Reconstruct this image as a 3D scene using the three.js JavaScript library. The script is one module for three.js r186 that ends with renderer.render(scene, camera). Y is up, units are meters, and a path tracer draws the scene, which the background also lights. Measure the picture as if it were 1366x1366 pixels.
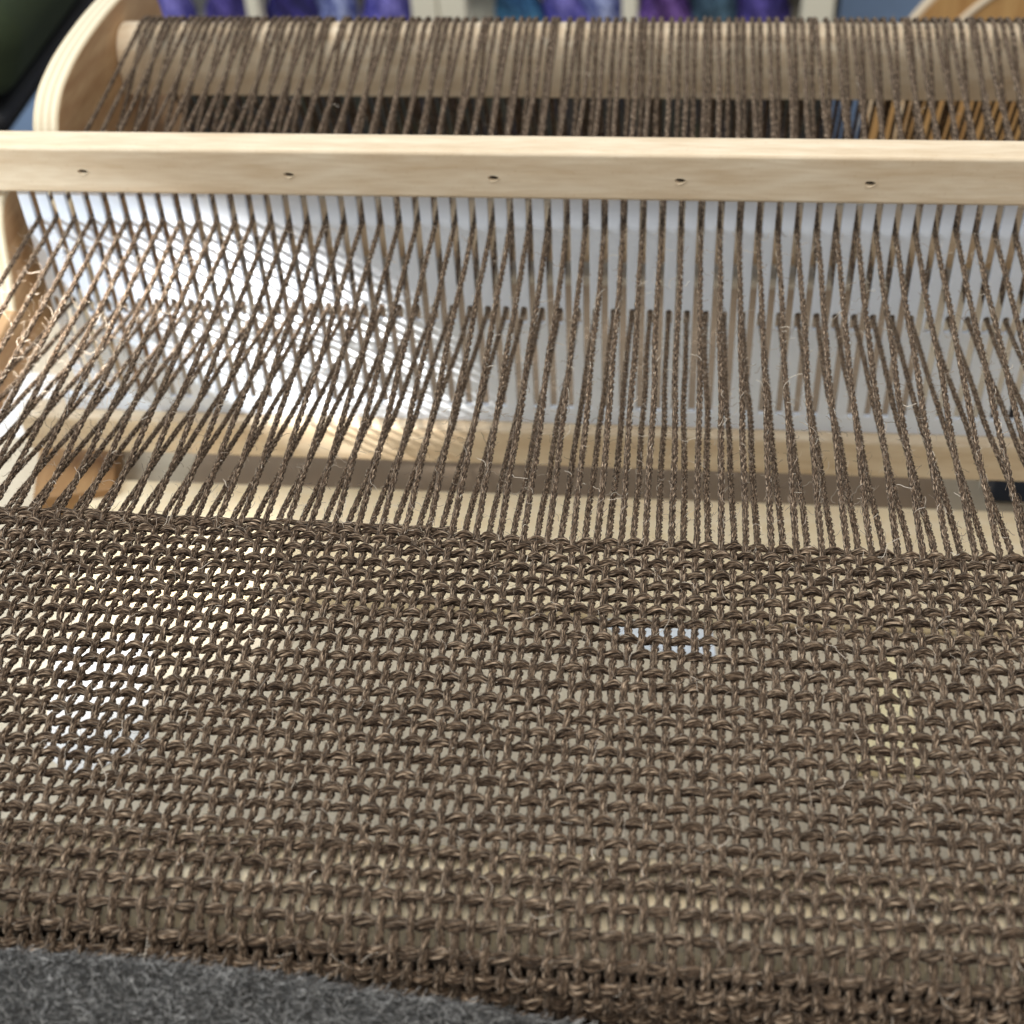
import * as THREE from 'three';
import { RoundedBoxGeometry } from 'three/addons/geometries/RoundedBoxGeometry.js';
import { mergeGeometries, mergeVertices, toCreasedNormals } from 'three/addons/utils/BufferGeometryUtils.js';
import { ImprovedNoise } from 'three/addons/math/ImprovedNoise.js';
import { RectAreaLightUniformsLib } from 'three/addons/lights/RectAreaLightUniformsLib.js';
import { Brush, Evaluator, SUBTRACTION } from 'three-bvh-csg';

// ------------------------------------------------------------------ camera, light, exposure
const MM = 0.001;
const scene = new THREE.Scene();
const camera = new THREE.PerspectiveCamera(2 * Math.atan(683 / 1948.4) * 180 / Math.PI, 1, 0.02, 20);
camera.position.set(0.23496, 0.28418, 0.29008);
camera.rotation.order = 'YXZ';
camera.rotation.set(-0.755469, 0.143629, -0.061741);
camera.focus = 0.405;
camera.userData.fStop = 14;
const renderer = new THREE.WebGLRenderer({ antialias: true });
renderer.toneMapping = THREE.LinearToneMapping;
renderer.toneMappingExposure = 1.08;
renderer.shadowMap.enabled = true;
scene.background = new THREE.Color(0.54, 0.54, 0.545);        // the diffuse light of the room
RectAreaLightUniformsLib.init();
const lookFrom = (l, from, to) => { l.position.set(...from); l.lookAt(...to); scene.add(l); return l; };
const windowLight = lookFrom(new THREE.RectAreaLight(new THREE.Color(0.82, 0.92, 1.0), 5.6, 1.0, 1.0), [-0.95, 0.95, -0.02], [0.2, 0, -0.1]);
windowLight.name = 'window_light';
const skylight = lookFrom(new THREE.RectAreaLight(new THREE.Color(1.0, 0.96, 0.90), 3.9, 1.0, 1.0), [0.15, 1.32, 0.16], [0.2, 0, -0.02]);
skylight.name = 'skylight';
// the shaft of sun that falls through the warp on to the heddle, and a weaker bluish spot added to light its left side
const sunDir = new THREE.Vector3(1.28, -1, -1.05).normalize();
function shaft(name, aim, intensity, color, radius, penumbra) {
  const l = new THREE.SpotLight(color, intensity, 0, Math.atan(radius / 1.5), penumbra, 2); l.name = name;
  l.position.set(...aim).addScaledVector(sunDir, -1.5); l.target.position.set(...aim);
  l.castShadow = true; l.shadow.radius = 0.7; l.shadow.mapSize.set(2048, 2048); l.shadow.camera.near = 0.5; l.shadow.camera.far = 3;
  scene.add(l, l.target);
}
shaft('sun_shaft', [0.094, -0.056, -0.1585], 58, new THREE.Color(1.0, 0.95, 0.89), 0.042, 0.5);
shaft('sun_below_rail', [0.040, -0.130, -0.082], 20, new THREE.Color(1.0, 0.96, 0.92), 0.046, 0.7);
shaft('added_left_sun', [0.028, -0.035, -0.1585], 7.5, new THREE.Color(0.76, 0.88, 1.0), 0.064, 0.7);  // unseen weak spot, added to brighten the left of the heddle

// ------------------------------------------------------------------ helpers
function rng(a) { return () => { a |= 0; a = a + 0x6D2B79F5 | 0; let t = Math.imul(a ^ a >>> 15, 1 | a); t = t + Math.imul(t ^ t >>> 7, 61 | t) ^ t; return ((t ^ t >>> 14) >>> 0) / 4294967296; }; }
const R = rng(20417);
const noise = new ImprovedNoise();
const n3 = (x, y, z) => noise.noise(x, y, z);
const lerp = THREE.MathUtils.lerp, clamp = THREE.MathUtils.clamp;
const sm = (a, b, x) => THREE.MathUtils.smoothstep(x, a, b);
const used = {};
function numbered(n) { const k = used[n] = (used[n] ?? -1) + 1; return k ? n + '_' + String(k).padStart(3, '0') : n; }
function thing(name, label, category, [x, y, z], group) {     // base in millimetres
  const g = new THREE.Group(); g.name = numbered(name); g.position.set(x * MM, y * MM, z * MM);
  g.userData = { label, category }; if (group) g.userData.group = group;
  g.userData.base = undefined; delete g.userData.base; g._b = [x, y, z];
  scene.add(g); return g;
}
function part(parent, name, geo, mat, extra) {                // geo in millimetres, world coordinates
  let b = [0, 0, 0]; for (let p = parent; p && p !== scene; p = p.parent) if (p._b) b = p._b;
  if (parent !== scene) geo.translate(-b[0], -b[1], -b[2]);
  geo.scale(MM, MM, MM);
  const m = new THREE.Mesh(geo, mat); m.name = parent === scene ? numbered(name) : name; m.castShadow = m.receiveShadow = true;
  if (extra) Object.assign(m.userData, extra);
  parent.add(m); return m;
}
function tex(w, h, fn, srgb = true) {                          // fn(x, y) -> [r, g, b] 0..1
  const d = new Uint8Array(w * h * 4);
  for (let y = 0; y < h; y++) for (let x = 0; x < w; x++) { const c = fn(x, y), i = (y * w + x) * 4; for (let k = 0; k < 3; k++) d[i + k] = clamp(c[k] * 255, 0, 255); d[i + 3] = 255; }
  const t = new THREE.DataTexture(d, w, h); t.wrapS = t.wrapT = THREE.RepeatWrapping; t.magFilter = THREE.LinearFilter; t.minFilter = THREE.LinearMipmapLinearFilter; t.generateMipmaps = true;
  if (srgb) t.colorSpace = THREE.SRGBColorSpace; t.needsUpdate = true; return t;
}
// uv in millimetres: grain axis runs along u; faces across the grain take the other two axes
function grainUV(geo, axis, s = 1 / 160) {
  const g = geo.index ? geo.toNonIndexed() : geo; g.computeBoundingBox();
  const P = g.attributes.position, N = g.attributes.normal, uv = new Float32Array(P.count * 2), o = R() * 7;
  const A = ['x', 'y', 'z'], a = A.indexOf(axis), b = (a + 1) % 3, c = (a + 2) % 3;
  for (let i = 0; i < P.count; i++) {
    const p = [P.getX(i), P.getY(i), P.getZ(i)], n = [Math.abs(N.getX(i)), Math.abs(N.getY(i)), Math.abs(N.getZ(i))];
    let u, v;
    if (n[a] > n[b] && n[a] > n[c]) { u = p[b] * 0.12; v = p[c]; } else { u = p[a]; v = n[b] > n[c] ? p[c] : p[b] + 41; }
    uv[2 * i] = u * s + o; uv[2 * i + 1] = v * s + o * 0.37;
  }
  g.setAttribute('uv', new THREE.BufferAttribute(uv, 2)); return g;
}
const box = (x0, x1, y0, y1, z0, z1, r = 1, axis = 'x') => grainUV(new RoundedBoxGeometry(x1 - x0, y1 - y0, z1 - z0, 3, r).translate((x0 + x1) / 2, (y0 + y1) / 2, (z0 + z1) / 2), axis);

// ------------------------------------------------------------------ materials
function woodTex(base, dark, seed, fleck = 0.5) {
  return tex(1024, 512, (x, y) => {
    const u = x / 1024, v = y / 512, w = Math.sin(u * 6.2832) * 0.6, c = Math.cos(u * 6.2832) * 0.6;
    let g = n3(w * 1.2 + seed, c * 1.2, v * 9) * 0.5 + n3(w * 1.6, c * 1.6 + seed, v * 46) * 0.5 + n3(w * 5, c * 5 + seed, v * 150) * 0.55;
    const fl = n3(w * 34 + seed, c * 34, v * 120); g += fl > 0.34 ? -(fl - 0.34) * fleck * 2 : 0;
    const ring = Math.sin((v * 13 + n3(w + seed, c, v * 3) * 1.3) * 6.2832) * 0.12;
    const t = clamp(0.42 + g * 0.42 + ring, 0, 1.2);
    return [0, 1, 2].map((k) => lerp(dark[k], base[k], t));
  });
}
const paleWood = woodTex([0.92, 0.865, 0.765], [0.79, 0.695, 0.565], 3.1);
const tanWood = woodTex([0.83, 0.70, 0.53], [0.66, 0.50, 0.34], 8.7);
const lightWood = woodTex([0.99, 0.94, 0.83], [0.94, 0.86, 0.70], 12.4);
const honeyWood = woodTex([0.80, 0.64, 0.41], [0.65, 0.47, 0.27], 5.5);
const bumpTex = tex(512, 512, (x, y) => { const v = 0.5 + n3(x * 0.011, y * 0.2, 1.5) * 0.35 + n3(x * 0.05, y * 0.6, 7) * 0.2; return [v, v, v]; }, false);
const wood = (map, rough = 0.62) => new THREE.MeshStandardMaterial({ map, roughness: rough, bumpMap: bumpTex, bumpScale: 0.00008 });
const M = {
  pale: wood(paleWood), tan: wood(tanWood), honey: wood(honeyWood, 0.45), light: wood(lightWood), brown: wood(woodTex([0.70, 0.56, 0.38], [0.56, 0.41, 0.25], 21.3), 0.55),
  holeDark: new THREE.MeshStandardMaterial({ color: new THREE.Color(0.02, 0.012, 0.007), roughness: 0.95 }),
  plastic: new THREE.MeshPhysicalMaterial({ color: new THREE.Color(0.83, 0.885, 0.96), roughness: 0.38, specularIntensity: 0.5, bumpMap: bumpTex, bumpScale: 0.00003 }),
  paper: new THREE.MeshStandardMaterial({ color: new THREE.Color(0.88, 0.87, 0.84), roughness: 0.9 }),
  card: new THREE.MeshStandardMaterial({ color: new THREE.Color(0.80, 0.87, 0.95), roughness: 0.5 }),
  yellow: new THREE.MeshStandardMaterial({ color: new THREE.Color(1.0, 0.88, 0.55), roughness: 0.6 }),
  navy: new THREE.MeshStandardMaterial({ color: new THREE.Color(0.03, 0.045, 0.08), roughness: 0.5 }),
  black: new THREE.MeshStandardMaterial({ color: new THREE.Color(0.008, 0.008, 0.009), roughness: 0.5 }),
};
// wool: fibres lie along the yarn, one turn of the streaks per tile
const streaks = []; { const r = rng(77); for (let i = 0; i < 420; i++) streaks.push([r(), r(), 0.05 + r() * 0.20, 0.010 + r() * 0.045, r(), r() - 0.5]); }
function yarnField(W, H) {
  const a = new Float32Array(W * H);
  for (let y = 0; y < H; y++) for (let x = 0; x < W; x++) {
    const v = y / H, u = x / W + v * 4, th = u * 6.2832;      // slanted coordinate, wraps after four turns
    a[y * W + x] = n3(Math.cos(th) * 0.9, Math.sin(th) * 0.9, Math.sin(v * 6.2832) * 3 + 4) * 0.55 + n3(Math.cos(th) * 2.4, Math.sin(th) * 2.4, Math.cos(v * 6.2832) * 4) * 0.6;
  }
  for (const [u0, v0, len, wid, tone, drift] of streaks) {
    const n = Math.ceil(len * H);
    for (let i = 0; i < n; i++) {
      const f = i / n, y = Math.floor((v0 + len * f) * H) % H, vv = y / H, uc = u0 + drift * len * f * 2 - vv * 4, amp = Math.sin(f * Math.PI) * (tone > 0.62 ? 0.9 : -0.55);
      const hw = Math.max(1, Math.round(wid * W));
      for (let k = -hw; k <= hw; k++) { const xx = ((Math.round(uc * W) + k) % W + W * 8) % W; a[y * W + xx] += amp * (1 - Math.abs(k) / (hw + 0.5)); }
    }
  }
  return a;
}
const YW = 192, YH = 1024, yf = yarnField(YW, YH);
const yarnMap = tex(YW, YH, (x, y) => {
  const t = clamp(0.42 + yf[y * YW + x] * 0.42, 0, 1), lo = [0.125, 0.092, 0.068], mid = [0.335, 0.272, 0.215], hi = [0.66, 0.58, 0.49];
  return [0, 1, 2].map((k) => t < 0.5 ? lerp(lo[k], mid[k], t * 2) : lerp(mid[k], hi[k], (t - 0.5) * 2));
});
const yarnBump = tex(YW, YH, (x, y) => { const v = clamp(0.45 + yf[y * YW + x] * 0.35, 0, 1); return [v, v, v]; }, false);
const yarnMat = new THREE.MeshPhysicalMaterial({ vertexColors: true, map: yarnMap, bumpMap: yarnBump, bumpScale: 0.0004, roughness: 0.92, sheen: 0.5, sheenRoughness: 0.55, sheenColor: new THREE.Color(0.55, 0.48, 0.4), specularIntensity: 0.25 });

// ------------------------------------------------------------------ table, wall and floor (structure)
const S = 6.77, NS = 59, NT = NS * 2;                        // heddle pitch, slots, warp ends
const speck = tex(512, 512, (x, y) => { const v = 0.5 + n3(x * 0.02, y * 0.02, 3) * 0.25 + n3(x * 0.11, y * 0.11, 9) * 0.2 + n3(x * 0.5, y * 0.5, 2) * 0.2; return [0.76 + v * 0.10, 0.71 + v * 0.11, 0.615 + v * 0.12]; });
const tableMat = new THREE.MeshStandardMaterial({ map: speck, roughness: 0.7 });
const table = thing('work_table', 'pale beige table top under the loom', 'table', [150, -155, -70]);
part(table, 'table_top', grainUV(new RoundedBoxGeometry(900, 20, 680, 3, 4).translate(150, -145, -60), 'x', 1 / 200), tableMat);
const legGeo = (x, z) => box(x - 25, x + 25, -885, -155.3, z - 25, z + 25, 3, 'y');
for (const [x, z] of [[-260, -360], [560, -360], [-260, 240], [560, 240]]) part(table, 'leg', legGeo(x, z), M.pale);
const wallTex = tex(256, 256, (x, y) => { const v = 1 + n3(x * 0.3, y * 0.3, 1) * 0.03 + n3(x * 0.04, y * 0.04, 4) * 0.04; return [0.60 * v, 0.70 * v, 0.83 * v]; });
part(scene, 'wall', grainUV(new THREE.BoxGeometry(5200, 2600, 60).translate(200, 415, -1640), 'x', 1 / 900), new THREE.MeshStandardMaterial({ map: wallTex, roughness: 0.9 }), { kind: 'structure' });
const floorTex = tex(256, 256, (x, y) => { const v = 1 + n3(x * 0.4, y * 0.4, 1) * 0.15; return [0.42 * v, 0.43 * v, 0.45 * v]; });
part(scene, 'floor', grainUV(new THREE.BoxGeometry(5200, 40, 3600).translate(200, -905.5, -100), 'x', 1 / 500), new THREE.MeshStandardMaterial({ map: floorTex, roughness: 0.95 }), { kind: 'structure' });

// ------------------------------------------------------------------ display cabinet and its skeins
const cabMat = new THREE.MeshStandardMaterial({ color: new THREE.Color(0.82, 0.75, 0.58), roughness: 0.55 });
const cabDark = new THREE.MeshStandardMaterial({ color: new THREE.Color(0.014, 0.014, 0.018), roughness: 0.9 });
const cab = thing('display_cabinet', 'cream framed open cabinet holding purple and blue skeins behind the loom', 'cabinet', [-15, -885, -1330]);
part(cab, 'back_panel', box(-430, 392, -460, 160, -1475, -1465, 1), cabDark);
const plinthTex = tex(256, 256, (x, y) => { const a = n3(x * 0.05, y * 0.03, 6), b = n3(x * 0.11, y * 0.02, 2); return [0.17 + a * 0.10 + b * 0.08, 0.16 + a * 0.06 + b * 0.10, 0.13 + a * 0.06]; });
part(cab, 'plinth', box(-436, 392, -885, -470, -1468, -1206, 2), new THREE.MeshStandardMaterial({ map: plinthTex, roughness: 0.8 }), { label: 'dark base below the cabinet opening' });
part(cab, 'top_board', box(-436, 392, 160.3, 182, -1470, -1202, 2), cabMat);
part(cab, 'bottom_rail', box(-436, 392, -469.7, -447, -1464, -1203, 2), cabMat);
for (const [a, b] of [[-436, -417], [-238, -224], [-56, -28], [-26.6, 3], [170, 186], [358, 391]]) part(cab, 'stile', box(a, b, -446.7, 160, -1222, -1200, 2, 'y'), cabMat);
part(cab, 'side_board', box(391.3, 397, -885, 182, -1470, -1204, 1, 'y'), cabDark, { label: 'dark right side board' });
const skCols = [[[0.16, 0.15, 0.48], [0.55, 0.52, 0.86]], [[0.10, 0.07, 0.30], [0.42, 0.36, 0.72]], [[0.24, 0.28, 0.55], [0.72, 0.76, 0.92]], [[0.05, 0.05, 0.20], [0.26, 0.22, 0.58]], [[0.06, 0.20, 0.36], [0.30, 0.55, 0.72]], [[0.20, 0.08, 0.34], [0.55, 0.40, 0.72]], [[0.08, 0.16, 0.22], [0.30, 0.42, 0.50]]];
const skTex = skCols.map(([d, l], i) => tex(128, 256, (x, y) => { const t = clamp(0.48 + n3(x * 0.06 + i * 9, y * 0.03, i) * 0.9 + Math.sin(x * 0.8 + y * 0.35) * 0.12 + n3(x * 0.3, y * 0.3, i) * 0.9, 0, 1.25); return [0, 1, 2].map((k) => lerp(d[k], l[k], t) * 0.93 + 0.04); }));
const skMat = skTex.map((map) => new THREE.MeshStandardMaterial({ map, roughness: 0.85 }));
const skWords = ['lavender and indigo', 'deep purple', 'pale blue and white', 'dark navy', 'teal blue', 'violet', 'dark blue green'];
function skeinGeo(w, h, seed) {                               // two fat bundles twisted round each other
  const gs = [];
  for (const ph of [0, Math.PI]) {
    const pts = []; for (let i = 0; i <= 18; i++) { const f = i / 18, a = ph + f * 7; pts.push(new THREE.Vector3(Math.cos(a) * w * 0.2, (f - 0.5) * h, Math.sin(a) * w * 0.2)); }
    const g = new THREE.TubeGeometry(new THREE.CatmullRomCurve3(pts), 40, w * 0.29, 12);
    const P = g.attributes.position; for (let i = 0; i < P.count; i++) { const d = n3(P.getX(i) * 0.07 + seed, P.getY(i) * 0.07, P.getZ(i) * 0.07) * w * 0.07; P.setX(i, P.getX(i) + d); P.setZ(i, P.getZ(i) + d); }
    g.computeVertexNormals(); gs.push(g);
  }
  return mergeGeometries(gs);
}
const bays = [[-417, -238, 'leftmost bay'], [-224, -56, 'second bay from left'], [3, 170, 'third bay from left'], [186, 358, 'rightmost bay']];
const bayMix = [[3, 0, 1], [3, 2, 0], [4, 0, 2], [5, 6, 1]];
bays.forEach(([a, b, where], bi) => bayMix[bi].forEach((ci, i) => {
  const w = (b - a) / 3, x = a + w * (i + 0.5), pos = ['left', 'middle', 'right'][i], h = 190 + R() * 30;
  const g = thing('yarn_skein', `${skWords[ci]} skein standing at the ${pos} of the cabinet's ${where}`, 'yarn', [x, -446.7, -1270], 'skeins in the cream cabinet');
  part(g, 'skein_bundle', skeinGeo(w * (1.05 + R() * 0.3), h, bi * 5 + i).rotateZ((R() - 0.5) * 0.5).translate(x, -446.5 + h / 2 + 2, -1270), skMat[ci]);
}));

// ------------------------------------------------------------------ green chair (left) and round wooden disc (right)
const chair = thing('office_chair', 'dark green cushioned chair with black underside at far left', 'chair', [-330, -885, -760]);
const greenTex = tex(128, 128, (x, y) => { const v = 1 + n3(x * 0.5, y * 0.5, 2) * 0.25; return [0.17 * v, 0.21 * v, 0.11 * v]; });
part(chair, 'seat', new RoundedBoxGeometry(210, 74, 260, 6, 26).rotateZ(-0.44).translate(-312, -120, -720), new THREE.MeshStandardMaterial({ map: greenTex, roughness: 0.95 }));
part(chair, 'underside', new RoundedBoxGeometry(200, 24, 230, 4, 9).rotateZ(-0.44).translate(-328, -170, -712), M.black);
part(chair, 'column', new THREE.CylinderGeometry(22, 26, 560, 24).translate(-360, -511, -760), M.black);
for (let k = 0; k < 5; k++) {
  const a = k / 5 * 6.2832 + 0.4, b = new RoundedBoxGeometry(230, 22, 34, 2, 8).translate(115, 0, 0).rotateZ(-0.06).rotateY(a).translate(-360, -815, -760);
  const l = part(chair, 'base_arm', b, M.black);
  part(l, 'castor', new THREE.CylinderGeometry(26, 26, 20, 20).rotateX(Math.PI / 2).translate(-360 + Math.cos(a) * 226, -858, -760 - Math.sin(a) * 226), M.black);
}
const arm = part(chair, 'arm_bracket', new RoundedBoxGeometry(16, 110, 20, 2, 6).rotateZ(0.7).translate(-232, -246, -720), M.black);
const disc = thing('wooden_disc', 'large round honey coloured wooden disc with a pale rim behind the loom at right', 'wooden disc', [556, -500, -800]);
{
  const c = [556, -310, -800], r = 172, gs = new THREE.CylinderGeometry(r, r, 14, 160).rotateX(Math.PI / 2).translate(...c);
  part(disc, 'board', grainUV(gs, 'y', 1 / 260), M.honey);
  part(disc, 'rim', new THREE.TorusGeometry(r + 1.5, 3.6, 12, 180).translate(c[0], c[1], c[2] + 3), M.pale, { label: 'pale bent rim' });
  part(disc, 'ring', new THREE.TorusGeometry(146, 2.6, 10, 160).translate(c[0], c[1], c[2] + 7), M.pale, { label: 'thin pale ring inside the rim' });
  part(disc, 'stand', box(c[0] - 30, c[0] + 30, -885, c[1] - 60, c[2] - 40, c[2] - 7.5, 3, 'y'), M.honey);
}

// ------------------------------------------------------------------ loom frame
const loom = thing('table_loom', 'pale wooden loom frame with rounded plywood sides standing on the table', 'loom', [190, -135, -100]);
function extrudeZY(pts, x0, x1, bevel = 1.4) {               // profile in (z, y), thickness in x
  const s = new THREE.Shape(); pts.forEach(([z, y], i) => i ? s.lineTo(-z, y) : s.moveTo(-z, y)); s.closePath();
  const g = new THREE.ExtrudeGeometry(s, { depth: x1 - x0 - 2 * bevel, bevelEnabled: true, bevelThickness: bevel, bevelSize: bevel, bevelOffset: -bevel, bevelSegments: 3, curveSegments: 24 });
  return g.translate(0, 0, bevel).rotateY(Math.PI / 2).translate(x0, 0, 0);
}
const curve = (pts, n) => new THREE.CatmullRomCurve3(pts.map(([a, b]) => new THREE.Vector3(a, b, 0)), false, 'centripetal').getPoints(n).map((p) => [p.x, p.y]);
// rear quarter with its rounded front corner, heddle block and long rail
const rearProfile = [...curve([[-208, -135], [-208, -60], [-210, -14], [-215, 5], [-225, 13.3], [-242, 17.6], [-267, 19], [-307, 17], [-335, 12], [-352, -2], [-357, -40]], 60), [-357, -135]];
const blockProfile = [...curve([[-136, -50], [-140, -30], [-146, -16], [-149, -6], [-153, 3], [-160, 7.5], [-172, 6], [-184, 0], [-193, -14], [-196, -30], [-197, -50]], 50)];
const plyTex = tex(256, 256, (x, y) => { const v = y / 256, l = Math.floor(v * 7) % 2, g = n3(x * 0.02, y * 0.5, 4) * 0.06 + n3(x * 0.2, y * 0.9, 8) * 0.05; const e = Math.abs((v * 7) % 1 - 0.5) > 0.44 ? -0.10 : 0; return l ? [0.90 + g + e, 0.85 + g + e, 0.74 + g + e] : [0.84 + g + e, 0.77 + g + e, 0.64 + g + e]; });
const plyMat = new THREE.MeshStandardMaterial({ map: plyTex, roughness: 0.75 });
function panel(parent, name, prof, x0, x1) {
  const g = extrudeZY(prof, x0, x1); g.clearGroups();
  const P = g.attributes.position, N = g.attributes.normal, uv = new Float32Array(P.count * 2), edge = [];
  for (let i = 0; i < P.count; i += 3) {
    const nx = Math.abs((N.getX(i) + N.getX(i + 1) + N.getX(i + 2)) / 3), e = nx < 0.75; edge.push(e);
    for (let k = i; k < i + 3; k++) { if (e) { uv[2 * k] = (P.getY(k) + P.getZ(k) * 0.7) / 90; uv[2 * k + 1] = (P.getX(k) - x0) / (x1 - x0); } else { uv[2 * k] = P.getZ(k) / 160; uv[2 * k + 1] = P.getY(k) / 160; } }
  }
  g.setAttribute('uv', new THREE.BufferAttribute(uv, 2));
  let s = 0; for (let t = 1; t <= edge.length; t++) if (t === edge.length || edge[t] !== edge[s]) { g.addGroup(s * 3, (t - s) * 3, edge[s] ? 1 : 0); s = t; }
  return part(parent, name, g, [M.tan, plyMat]);
}
for (const [x0, x1] of [[-21.5, -10.5], [404, 415]]) {
  panel(loom, 'side_panel', rearProfile, x0, x1);
  panel(loom, 'heddle_block', blockProfile, x0 + 0.6, x1 - 0.6);
  part(loom, 'side_rail', box(x0 + 0.3, x1 - 0.3, -52, -30, -209, 140, 2, 'z'), M.tan);
  part(loom, 'front_leg', box(x0 + 0.2, x1 - 0.2, -135, -10, 92, 126, 2, 'y'), M.tan);
}
{ // back beam: rounded top front, flat face below
  const prof = [...curve([[-287, -18], [-286.5, -6], [-288.5, 2], [-293.5, 7.2], [-300, 8.6], [-307, 6.5], [-311, 0], [-312, -8], [-312, -18]], 40)];
  part(loom, 'back_beam', grainUV(extrudeZY(prof, -10.3, 403.8, 1), 'x'), M.pale);
  const fr = [...curve([[101, -15], [101, -8], [101.2, -3], [102.6, -1.2], [109, -0.4], [115, -0.8], [120, -2.6], [123.5, -6], [124.5, -10], [122, -14], [116, -15.5]], 50)];
  part(loom, 'front_beam', grainUV(extrudeZY(fr, -10.3, 403.8, 1), 'x'), M.light);
  part(loom, 'stretcher', box(-10.3, 403.8, -134.6, -127, -154, -91, 2), M.light);
  part(loom, 'warp_roller', new THREE.CylinderGeometry(15, 15, 414, 32).rotateZ(Math.PI / 2).translate(196.8, -112, -330), M.pale);
  part(loom, 'cloth_roller', new THREE.CylinderGeometry(13, 13, 414, 32).rotateZ(Math.PI / 2).translate(196.8, -88, 100), M.tan);
}

// ------------------------------------------------------------------ rigid heddle
const heddle = thing('rigid_heddle', 'pale wooden rigid heddle with white plastic bars standing across the warp', 'heddle', [199, -111, -158.5]);
{
  const ev = new Evaluator(); ev.attributes = ['position', 'normal'];
  let rail = new Brush(new RoundedBoxGeometry(472, 18.5, 12.5, 4, 1.6).translate(203, 23, -158.2)); rail.updateMatrixWorld();
  const nails = [[24.6, 22.6], [99.5, 22.4], [171.8, 22.2], [236, 22.1], [299.6, 22]];
  for (const [x, y] of nails) {
    const b = new Brush(new THREE.SphereGeometry(1, 14, 10).scale(2.0, 0.95, 2.4).rotateZ(-0.12).translate(x, y, -151.9)); b.updateMatrixWorld();
    rail = ev.evaluate(rail, b, SUBTRACTION);
  }
  const tr = part(heddle, 'top_rail', grainUV(rail.geometry, 'x'), M.pale);
  for (const [x, y] of nails) {
    part(tr, 'hole_shade', new THREE.SphereGeometry(1, 12, 8).scale(2.0, 0.95, 0.3).rotateZ(-0.12).translate(x, y, -153.3), M.holeDark);  // dark plug deep in the nail hole; its shade is in the colour
    part(tr, 'burr', new THREE.TorusGeometry(1, 0.16, 6, 14, 2.6).scale(2.0, 0.95, 1).rotateZ(Math.PI + 0.45).translate(x + 0.25, y - 0.12, -151.85), M.pale);
  }
  part(heddle, 'bottom_rail', box(-33, 439, -110.5, -92, -164.5, -152, 1.6), M.pale);
  part(heddle, 'comb_strip', new RoundedBoxGeometry(418, 8.2, 2.2, 2, 0.5).translate(196, -87.9, -158.5), M.plastic);
  const s = new THREE.Shape(), w = 2.15, top = 15, bot = -84.2; s.moveTo(-w, bot); s.lineTo(w, bot); s.lineTo(w, top); s.lineTo(-w, top); s.closePath();
  const eye = new THREE.Path(); const ew = 1.15, e0 = -43, e1 = -35.6;
  eye.moveTo(-ew, e0 + ew); eye.absarc(0, e0 + ew, ew, Math.PI, 2 * Math.PI, false); eye.lineTo(ew, e1 - ew); eye.absarc(0, e1 - ew, ew, 0, Math.PI, false); eye.closePath(); s.holes.push(eye);
  const bar = new THREE.ExtrudeGeometry(s, { depth: 1.2, bevelEnabled: true, bevelThickness: 0.4, bevelSize: 0.35, bevelOffset: -0.35, bevelSegments: 2, curveSegments: 8 }).translate(0, 0, -159.1);
  bar.deleteAttribute('uv'); { const P = bar.attributes.position, uv = new Float32Array(P.count * 2); for (let i = 0; i < P.count; i++) { uv[2 * i] = P.getX(i) / 30; uv[2 * i + 1] = P.getY(i) / 30; } bar.setAttribute('uv', new THREE.BufferAttribute(uv, 2)); }
  const b0 = part(heddle, 'plastic_bar', bar.translate(199, 0, 0), M.plastic);
  for (let k = -1; k < NS; k++) { const b = k < 0 ? b0 : b0.clone(); b.position.set(((k + 0.5) * S - 199 + (R() - 0.5) * 0.25) * MM, 0, 0); b.rotation.y = (R() - 0.5) * 0.03; if (k >= 0) heddle.add(b); }
}

// ------------------------------------------------------------------ woven cloth: warp threads, weft threads, stray fibres
const rowS = [1.9, 5.1, 9.4, 13.8, 18.3, 22.8, 27.6, 32.2, 37.3, 43.2, 48.9, 54.4, 60.4, 65.3, 70.1, 75.3, 80.6, 85.5, 90.7, 95.8, 101.0, 106.5, 112.0, 117.8, 123.8, 129.8, 135.2, 139.6, 143.6, 147.6, 151.6, 155.6, 159.6, 163.6];
const RA = 19, ZB = 114.5, YB = 2.2;                        // the turn over the front beam
function ground(s) {                                          // s: distance along the cloth from its last row -> [y, z, ny, nz]
  if (s < ZB) return [s * YB / ZB, s, 1, 0];
  const a = (s - ZB) / RA, A = 2.0;
  if (a < A) return [YB - RA + RA * Math.cos(a), ZB + RA * Math.sin(a), Math.cos(a), Math.sin(a)];
  const d = s - ZB - A * RA; return [YB - RA + RA * Math.cos(A) - Math.sin(A) * d, ZB + RA * Math.sin(A) + Math.cos(A) * d, Math.cos(A), Math.sin(A)];
}
const slant = (x) => (x - 180) * 0.0095 + n3(x * 0.02, 3.3, 0) * 0.5;   // the last row is not quite square to the warp
const rowShift = (x, s) => slant(x) * (1 - sm(10, 120, s)) + n3(x * 0.03, s * 0.35, 5.5) * 0.9 + n3(x * 0.16, s * 0.8, 1.5) * 0.55;
const AW = 0.78, AF = 0.52;                                   // waviness of warp and weft
const over = (j, r) => ((j + r) & 1) === 0;                   // warp lies over weft
const xJit = (j, s) => n3(j * 3.7, s * 0.06, 8.1) * 0.55 + n3(j * 9.1, s * 0.3, 2.2) * 0.32;
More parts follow.
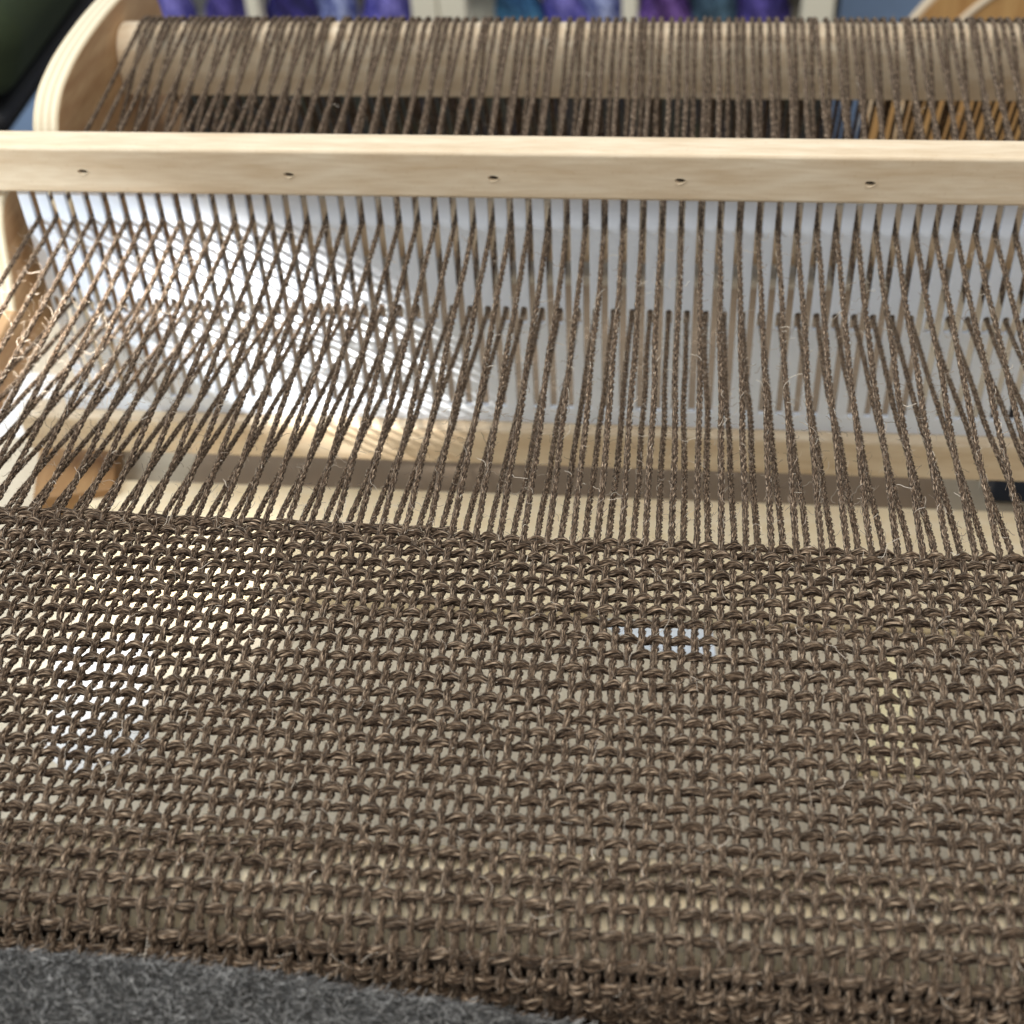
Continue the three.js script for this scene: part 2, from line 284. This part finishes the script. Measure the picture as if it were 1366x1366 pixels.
function warpLift(j, s, x) {                                  // height of the warp centre above the cloth's middle plane
  const t = s - rowShift(x, s); let r = 0; while (r < rowS.length && rowS[r] < t) r++;
  if (r === 0) { const h = over(j, 0) ? AW : -AW; return h * sm(-7, rowS[0], t); }
  if (r === rowS.length) return 0;
  const f = (t - rowS[r - 1]) / (rowS[r] - rowS[r - 1]), a = over(j, r - 1) ? AW : -AW, b = over(j, r) ? AW : -AW;
  return lerp(a, b, 0.5 - 0.5 * Math.cos(Math.PI * f));
}
// a soft yarn swept along centre points: a few bundles of fibre twisted round each other; n1 and n2 give the cross directions
function yarn(pts, n1s, n2s, { r = 0.5, off = 0.42, turn = 5.2, strands = 4, sides = 4, phase = 0, flat = 1, seed = 0, vary = 0.16, hand = 1, tone = 1, pair = 0, sc = null }) {
  const n = pts.length / 3, ring = sides + 1, N = n * ring * strands, pos = new Float32Array(N * 3), nor = new Float32Array(N * 3), col = new Float32Array(N * 3), uv = new Float32Array(N * 2), idx = new Uint32Array((n - 1) * sides * strands * 6);
  let ii = 0;
  for (let p = 0; p < strands; p++) {
    let s = 0; const shear = hand * off / (r * turn) - 1 / 6, base = p * n * ring, v0 = seed * 0.37 + p * 0.31, u0 = (seed * 0.61 + p * 0.27) % 1, tint = tone * (0.88 + 0.26 * ((Math.sin(seed * 12.9 + p * 78.2) * 43758.5) % 1 + 1) % 1 * 1);
    const pa = pair ? (p >> 1) * Math.PI + (p & 1 ? pair : -pair) : p / strands * 6.28318;
    for (let i = 0; i < n; i++) {
      if (i) s += Math.hypot(pts[3 * i] - pts[3 * i - 3], pts[3 * i + 1] - pts[3 * i - 2], pts[3 * i + 2] - pts[3 * i - 1]);
      const a = hand * (s / turn * 6.28318 + n3(s * 0.06, seed, 4.4) * 2.2) + phase + pa + n3(s * 0.25, seed + p * 7.7, 1.1) * 0.5;
      const k = (pts[3 * i + 2] < -165 ? 1.28 : 1) + n3(s * 0.22, seed * 1.7, p * 3.1) * vary + n3(s * 0.9, seed * 2.3, p * 5.1) * vary, wob = off * (1 + n3(s * 0.4, seed * 3.1 + p * 9, 2.2) * 0.35);
      const ks = sc ? sc[i] : 1, ca = Math.cos(a) * wob * ks, sa = Math.sin(a) * wob * flat * ks, q = 3 * i, tt = tint * (1 + n3(s * 0.18, seed * 5.3, p * 2.7) * 0.16);
      const cx = pts[q] + n1s[q] * ca + n2s[q] * sa, cy = pts[q + 1] + n1s[q + 1] * ca + n2s[q + 1] * sa, cz = pts[q + 2] + n1s[q + 2] * ca + n2s[q + 2] * sa;
      for (let e = 0; e < ring; e++) {
        const th = e / sides * 6.28318, c = Math.cos(th), d = Math.sin(th), rr = r * k * ks, o = (base + i * ring + e);
        for (let m = 0; m < 3; m++) { const dir = n1s[q + m] * c + n2s[q + m] * d, disp = n1s[q + m] * c + n2s[q + m] * d * flat; nor[3 * o + m] = dir; pos[3 * o + m] = (m === 0 ? cx : m === 1 ? cy : cz) + disp * rr; col[3 * o + m] = tt; }
        uv[2 * o] = e / sides + s * shear + u0; uv[2 * o + 1] = s / 24 + v0;
      }
    }
    for (let i = 0; i < n - 1; i++) for (let e = 0; e < sides; e++) { const a = base + i * ring + e, b = a + ring; idx[ii++] = a; idx[ii++] = b; idx[ii++] = a + 1; idx[ii++] = b; idx[ii++] = b + 1; idx[ii++] = a + 1; }
  }
  const g = new THREE.BufferGeometry();
  g.setAttribute('position', new THREE.BufferAttribute(pos, 3)); g.setAttribute('normal', new THREE.BufferAttribute(nor, 3)); g.setAttribute('color', new THREE.BufferAttribute(col, 3)); g.setAttribute('uv', new THREE.BufferAttribute(uv, 2)); g.setIndex(new THREE.BufferAttribute(idx, 1));
  return g;
}
const cloth = thing('woven_cloth', 'dark brown open weave wool cloth on the loom with its stretched warp threads', 'woven cloth', [199, 0, 60]);
const warpPaths = [];
const plump = (s) => 1 - 0.05 * sm(96, 108, s) * sm(132, 124, s) + 0.36 * sm(124, 138, s);           // softer and fuller towards the front
for (let j = 0; j < NT; j++) {
  const x0 = j * S / 2, seed = j * 1.37 + 2, back = x0 + n3(j * 2.9, 7, 1) * 2.6 + n3(j * 0.31, 3, 5) * 1.6, slot = j % 2 === 0;
  const yr = slot ? -0.6 + n3(j * 1.3, 4, 4) * 2.2 : -37.6 + n3(j * 1.7, 2, 6) * 0.6;
  const P = [], A = [], B = [], SC = [], add = (x, y, z, ny, nz, k = 1) => { P.push(x, y, z); A.push(1, 0, 0); B.push(0, ny, nz); SC.push(k); };
  const out = x0 < 10 || x0 > 372;                           // outside the picture on the cloth
  // cloth, from below the front beam up to the last row
  for (let s = 168; s > 0; s -= s > 140 || out ? 1.3 : 0.74) { const [y, z, ny, nz] = ground(s), h = warpLift(j, s, x0); add(x0 + xJit(j, s), y + ny * h, z + nz * h, ny, nz, lerp(1, 1.1, sm(0, 8, s)) * plump(s)); }
  const xs = x0 + xJit(j, 0), h0 = warpLift(j, 0, x0);
  const L = 158.5, fat = n3(j * 3.1, 1, 2);
  for (let t = 0; t < 1; t += 0.78 / L) {                     // open warp to the heddle
    const h = warpLift(j, -t * L, x0) * sm(0, 1, 1) * (t < 0.06 ? 1 : 0); const k = t;
    const bow = Math.sin(Math.PI * t);
    add(lerp(xs, x0, k) + bow * n3(j * 2.3, t * 3, 6) * 1.0, lerp(0, yr, k) + h - bow * (slot ? 0.8 : 1.2) + n3(j * 4.1, t * 5, 9) * 0.25, -t * L, 1, 0);
  }
  const Lb = 129;
  for (let t = 0; t < 1; t += 2.0 / Lb) { const k = sm(0, 0.06, t) * 0 + t; add(lerp(x0, back, k) + Math.sin(Math.PI * t) * n3(j * 1.9, t * 2, 3) * 1.2, lerp(yr, 8.3, k) + Math.sin(Math.PI * t) * -0.5, -L - t * Lb, 1, 0); }
  for (const [y, z, ny, nz] of [[8.9, -292.5, 0.98, 0.2], [9.7, -296, 1, 0], [9.9, -300, 1, 0], [9.2, -304.5, 0.9, -0.4], [7.2, -309, 0.7, -0.7], [3.5, -312, 0.4, -0.9]]) add(back, y, z, ny, nz);
  const down = back + n3(j * 5.3, 2, 8) * 2.4;
  for (let t = 0; t <= 1; t += 0.025) add(lerp(back, down, t), lerp(0, -112, t), lerp(-313.2, -329 - 15.5, sm(0, 1, t)), 0.1, -1);
  warpPaths.push(P);
  part(cloth, 'warp_thread', yarn(P, A, B, { r: 0.55 + fat * 0.08, off: 0.47, turn: 6.6 + n3(j * 3.3, 5, 5), pair: 0.55, sc: SC, tone: 1.24, phase: R() * 6.28, seed, hand: -1 }), yarnMat);
}
const weftPaths = [];
function weft(r, sAt, x0, x1, seed, o = {}) {
  const P = [], A = [], B = [], SC = [];
  for (let x = x0; x <= x1; x += 0.72) {
    const u = x / (S / 2), j = Math.floor(u), f = u - j, a = over(j, r) ? -AF : AF, b = over(j + 1, r) ? -AF : AF;
    const cw = Math.cos(Math.PI * f), fl = Math.sign(cw) * Math.pow(Math.abs(cw), 0.62); let h = o.flatLay ? 0.25 + 0.35 * Math.sin(u * 2.2) : lerp(a, b, 0.5 - 0.5 * fl) * (1 + n3(x * 0.3, r * 3.3, 4) * 0.35);
    const s = sAt + rowShift(x, sAt) + (o.flatLay ? 0 : Math.sin(u * Math.PI + r * Math.PI) * 0.16), [y, z, ny, nz] = ground(s);
    const e = o.taper ? sm(x1, x1 - 9, x) : 1;
    P.push(x, y + ny * h, z + nz * h); A.push(0, -nz, ny); B.push(0, ny, nz); SC.push((o.flatLay ? 0.85 : 1.06 + 0.17 * h / AF) * e * plump(s));
  }
  weftPaths.push(P);
  return part(cloth, 'weft_thread', yarn(P, A, B, { r: 0.66, off: 0.64, turn: 24 + R() * 8, sc: SC, tone: 1.04, phase: R() * 6.28, seed, flat: 0.86, vary: 0.2, hand: 1 }), yarnMat);
}
rowS.forEach((s, r) => weft(r, s, -3, NT * S / 2 + 1, r * 2.71 + 40));
weft(1, 0.1, -3, 177.5, 311, { flatLay: true });               // the end of the last pick, laid over the edge as far as the middle

{ // the finished cloth, rolled up behind the turned edge
  const g = new THREE.CylinderGeometry(1, 1, 412, 64, 300, false).rotateZ(Math.PI / 2), P = g.attributes.position, U = g.attributes.uv;
  for (let i = 0; i < P.count; i++) {
    const x = P.getX(i) + 197, a = Math.atan2(P.getY(i), P.getZ(i)), c = Math.hypot(P.getY(i), P.getZ(i)), r = c * (13.5 + n3(x * 0.35, a * 6, 3) * 0.8 + Math.sin(a * 16) * 0.5);
    P.setXYZ(i, x, -29.5 + Math.sin(a) * r, 112.5 + Math.cos(a) * r); U.setXY(i, x / 9, a * 2.2);
  }
  g.computeVertexNormals(); g.setAttribute('color', new THREE.BufferAttribute(new Float32Array(P.count * 3).fill(0.8), 3));
  part(cloth, 'rolled_cloth', g, yarnMat);
}

// stray wool fibres
function fibreGeo(seed, curl, sides = 3) {
  const r = rng(seed), pts = []; let p = new THREE.Vector3(0, 0, 0), a = r() * 6.28, b = 0;
  for (let i = 0; i < 7; i++) { pts.push(p.clone()); a += (r() - 0.5) * curl; b += (r() - 0.5) * curl * 0.7; p.add(new THREE.Vector3(Math.cos(a) * Math.cos(b), Math.sin(b), Math.sin(a) * Math.cos(b)).multiplyScalar(1 / 6)); }
  const ax = pts[6].clone().normalize(), q = new THREE.Quaternion().setFromUnitVectors(ax, new THREE.Vector3(1, 0, 0)); pts.forEach((v) => v.applyQuaternion(q));
  return new THREE.TubeGeometry(new THREE.CatmullRomCurve3(pts), 9, 0.5, sides).toNonIndexed();
}
function thinFibre(seed, curl, thick) {                        // unit long, thick relative to length
  const r = rng(seed), pts = []; let p = new THREE.Vector3(), a = 0, b = 0;
  for (let i = 0; i < 7; i++) { pts.push(p.clone()); a += (r() - 0.5) * curl; b += (r() - 0.5) * curl * 0.8; p.add(new THREE.Vector3(Math.cos(a) * Math.cos(b), Math.sin(b), Math.sin(a) * Math.cos(b)).multiplyScalar(1 / 6)); }
  return new THREE.TubeGeometry(new THREE.CatmullRomCurve3(pts), 8, thick, 3);
}
const hairMat = new THREE.MeshPhysicalMaterial({ color: 0xffffff, roughness: 0.6, sheen: 0.2, sheenColor: new THREE.Color(0.6, 0.55, 0.5) });
function scatter(parent, name, geos, list, mat) {              // list of [x, y, z, dir, length, color]
  const m4 = new THREE.Matrix4(), q = new THREE.Quaternion(), q2 = new THREE.Quaternion(), X = new THREE.Vector3(1, 0, 0), col = new THREE.Color();
  geos.forEach((g, gi) => {
    const mine = list.filter((_, i) => i % geos.length === gi), im = new THREE.InstancedMesh(g, mat, mine.length);
    mine.forEach(([x, y, z, d, len, c], i) => {
      q.setFromUnitVectors(X, d); q2.setFromAxisAngle(d, R() * 6.28); q.premultiply(q2);
      m4.compose(new THREE.Vector3((x - parent._b[0]) * MM, (y - parent._b[1]) * MM, (z - parent._b[2]) * MM), q, new THREE.Vector3(len * MM, len * MM, len * MM));
      im.setMatrixAt(i, m4); im.setColorAt(i, col.setRGB(...c));
    });
    im.name = name; im.userData.kind = 'stuff'; im.castShadow = im.receiveShadow = true; parent.add(im);
  });
}
{
  const tone = (pale = 0.24) => { const t = R() * (pale < 0.24 ? 0.80 : 1), k = 0.7 + R() * 0.6; return t < 0.45 ? [0.22 * k, 0.16 * k, 0.11 * k] : t < 0.76 ? [0.40 * k, 0.31 * k, 0.225 * k] : [0.70 * k, 0.61 * k, 0.49 * k]; };
  const dirOf = (P, i, lean, wild) => { const d = new THREE.Vector3(P[3 * i + 3] - P[3 * i], P[3 * i + 4] - P[3 * i + 1], P[3 * i + 5] - P[3 * i + 2]).normalize(); if (R() < 0.5) d.negate(); return d.add(new THREE.Vector3(R() - 0.5, R() - 0.25, R() - 0.5).multiplyScalar(wild)).normalize(); };
  const close = [], loose = [], long = [];
  const sow = (P, perMm) => {
    const n = P.length / 3 - 2;
    for (let i = 0; i < n; i++) {
      const z = P[3 * i + 2]; if (P[3 * i] < 2 && z > -100) continue;
      const w = perMm * (z > -165 ? (z < -4 ? (P[3 * i] < 75 && z > -150 && z < -45 ? 4.0 : 1.5) : 1.1) : 0.35);
      for (let q = R() < w % 1 ? Math.ceil(w) : Math.floor(w); q > 0; q--) {
        const a = R() * 6.28, rad = 0.72 + R() * 0.25, x = P[3 * i] + Math.cos(a) * rad, y = P[3 * i + 1] + Math.sin(a) * rad, t = R();
        if (t < (z < -4 ? 0.62 : 0.80)) close.push([x, y, z, dirOf(P, i, 0, 0.55), 1.2 + R() * 2.2, tone(0.1)]);
        else if (t < 0.985) loose.push([x, y, z, dirOf(P, i, 0, 2.2), 1.2 + R() * R() * 4.5, tone()]);
        else long.push([x, y + 0.2, z, dirOf(P, i, 0, 1.6), 4 + R() * 6, ((k) => [0.62 * k, 0.53 * k, 0.42 * k])(0.75 + R() * 0.5)]);
      }
    }
  };
  warpPaths.forEach((P) => sow(P, 0.55)); weftPaths.forEach((P) => sow(P, 0.85));
  scatter(cloth, 'stray_fibre', [1, 2, 3, 4, 5].map((s) => thinFibre(s * 11, 0.7, 0.022)), close, hairMat);
  scatter(cloth, 'stray_fibre', [1, 2, 3, 4, 5].map((s) => thinFibre(s * 17, 1.7, 0.020)), loose, hairMat);
  scatter(cloth, 'stray_fibre', [1, 2, 3, 4, 5, 6].map((s) => thinFibre(s * 23, 1.9, 0.009)), long, hairMat);
}

// ------------------------------------------------------------------ grey wool blanket below the front edge
{
  const bl = thing('wool_blanket', 'fuzzy dark grey wool blanket below the front edge of the cloth', 'blanket', [190, -135, 170]);
  const ridge = (x) => x < 145 ? 3.2 - Math.max(0, x - 95) * 0.02 : x < 193 ? 2.2 - (x - 145) * 0.14 : x < 225 ? -4.5 - (x - 193) * 0.28 : -13.5 - (x - 225) * 0.26;
  const H = (x, z) => ridge(x) + n3(x * 0.03, z * 0.03, 2) * 1.6 - 62 * (1 - sm(130.5, 138.5, z)) - Math.max(0, z - 150) * 0.12 + n3(x * 0.12, z * 0.12, 5) * 1.0;
  const g = new THREE.PlaneGeometry(640, 190, 320, 96).rotateX(-Math.PI / 2).translate(190, 0, 175), P = g.attributes.position;
  for (let i = 0; i < P.count; i++) { const x = P.getX(i), z = P.getZ(i); const drop = sm(92, 80, z); P.setY(i, H(x, z) + n3(x * 0.8, z * 0.8, 4) * 0.7 - drop * 0); }
  const lo = g.clone(); const Q = lo.attributes.position; for (let i = 0; i < Q.count; i++) Q.setY(i, Q.getY(i) - 7); lo.setIndex([...lo.index.array].reverse());
  const full = mergeGeometries([g, lo]); full.computeVertexNormals();
  const knit = tex(256, 256, (x, y) => { const v = 1 + n3(x * 0.25, y * 0.25, 4) * 0.7 + n3(x * 0.6, y * 0.6, 9) * 0.4; return [0.185 * v, 0.18 * v, 0.17 * v]; });
  part(bl, 'fabric', grainUV(full, 'x', 1 / 50), new THREE.MeshStandardMaterial({ map: knit, roughness: 0.97 }));
  const pile = [];
  for (let i = 0; i < 80000; i++) {
    const x = -10 + R() * 370, z = 131 + R() * R() * 75, k = 0.5 + R() * 0.9, lightOne = R() < 0.36;
    const d = new THREE.Vector3(0.25 + R(), (R() - 0.3) * 0.9, (R() - 0.25) * 1.4).normalize();
    pile.push([x, H(x, z) + R() * 0.5, z, d, 1.2 + R() * 2.4, lightOne ? [0.37 * k, 0.355 * k, 0.33 * k] : [0.075 * k, 0.072 * k, 0.067 * k]]);
  }
  scatter(bl, 'wool_pile', [1, 2, 3, 4, 5].map((s) => thinFibre(s * 31, 1.5, 0.026)), pile, hairMat);
}

// ------------------------------------------------------------------ small things on the table
function sheet(name, label, category, corners, y, mat, partName) {  // thin quadrilateral, corners as [x, z]
  const s = new THREE.Shape(); corners.forEach(([x, z], i) => i ? s.lineTo(x, -z) : s.moveTo(x, -z)); s.closePath();
  const g = new THREE.ExtrudeGeometry(s, { depth: 0.5, bevelEnabled: false }).rotateX(-Math.PI / 2).translate(0, y, 0);
  const c = corners.reduce((a, p) => [a[0] + p[0] / corners.length, a[1] + p[1] / corners.length], [0, 0]);
  const t = thing(name, label, category, [c[0], y, c[1]]); part(t, partName, g, mat); return t;
}
sheet('paper_sheet', 'white scrap of paper on the table seen through the left of the cloth', 'paper', [[2, -66], [38, -74], [52, -20], [30, -4], [14, -14]], -134.8, M.paper, 'sheet');
sheet('paper_sheet', 'white paper lying on the table beyond the left side of the loom', 'paper', [[-120, -240], [-52, -232], [-46, -188], [-110, -180]], -134.8, M.paper, 'sheet');
sheet('plastic_card', 'small pale blue white card on the table under the middle of the cloth', 'card', [[202, -96], [254, -92], [256, -75], [230, -77]], -134.8, M.card, 'card');
{
  const sh = thing('stick_shuttle', 'short pale yellow wooden stick on the table under the right of the cloth', 'shuttle', [316, -134.8, -48]);
  const s = new THREE.Shape(); s.moveTo(303, 24); s.lineTo(326, 25); s.lineTo(325, 50); s.lineTo(322, 76); s.quadraticCurveTo(319, 79, 317, 76); s.lineTo(314, 52); s.closePath();
  part(sh, 'stick', grainUV(new THREE.ExtrudeGeometry(s, { depth: 3, bevelEnabled: true, bevelThickness: 0.5, bevelSize: 0.5, bevelSegments: 2 }).rotateX(-Math.PI / 2).translate(0, -134.3, 0), 'z'), M.yellow);
  const bx = thing('dark_case', 'dark navy case on the table at the right behind the heddle', 'case', [392, -135, -186]);
  part(bx, 'body', new RoundedBoxGeometry(50, 16, 40, 3, 2).translate(393, -126.8, -186), M.navy);
  part(bx, 'lid', new RoundedBoxGeometry(51, 4, 41, 3, 1.2).translate(393, -116.5, -186), M.black);
  const tp = thing('shade_strip', 'grey brown strip standing in for shade on the table below the heddle', 'painted_shade', [185, -134.8, -190]);
  part(tp, 'strip', new RoundedBoxGeometry(320, 1.2, 160, 2, 0.5).translate(188, -134.1, -235), new THREE.MeshStandardMaterial({ color: new THREE.Color(0.37, 0.285, 0.20), roughness: 0.9 }));  // stands in for the shaded table; the shade is in its colour
  const wo = thing('wood_offcut', 'honey brown wooden offcut on the table at the left below the warp', 'offcut', [-18, -135, -158]);
  part(wo, 'block', grainUV(new RoundedBoxGeometry(34, 12, 44, 3, 1).rotateY(0.25).translate(-18, -128.8, -160), 'z'), M.brown);
}
renderer.render(scene, camera);
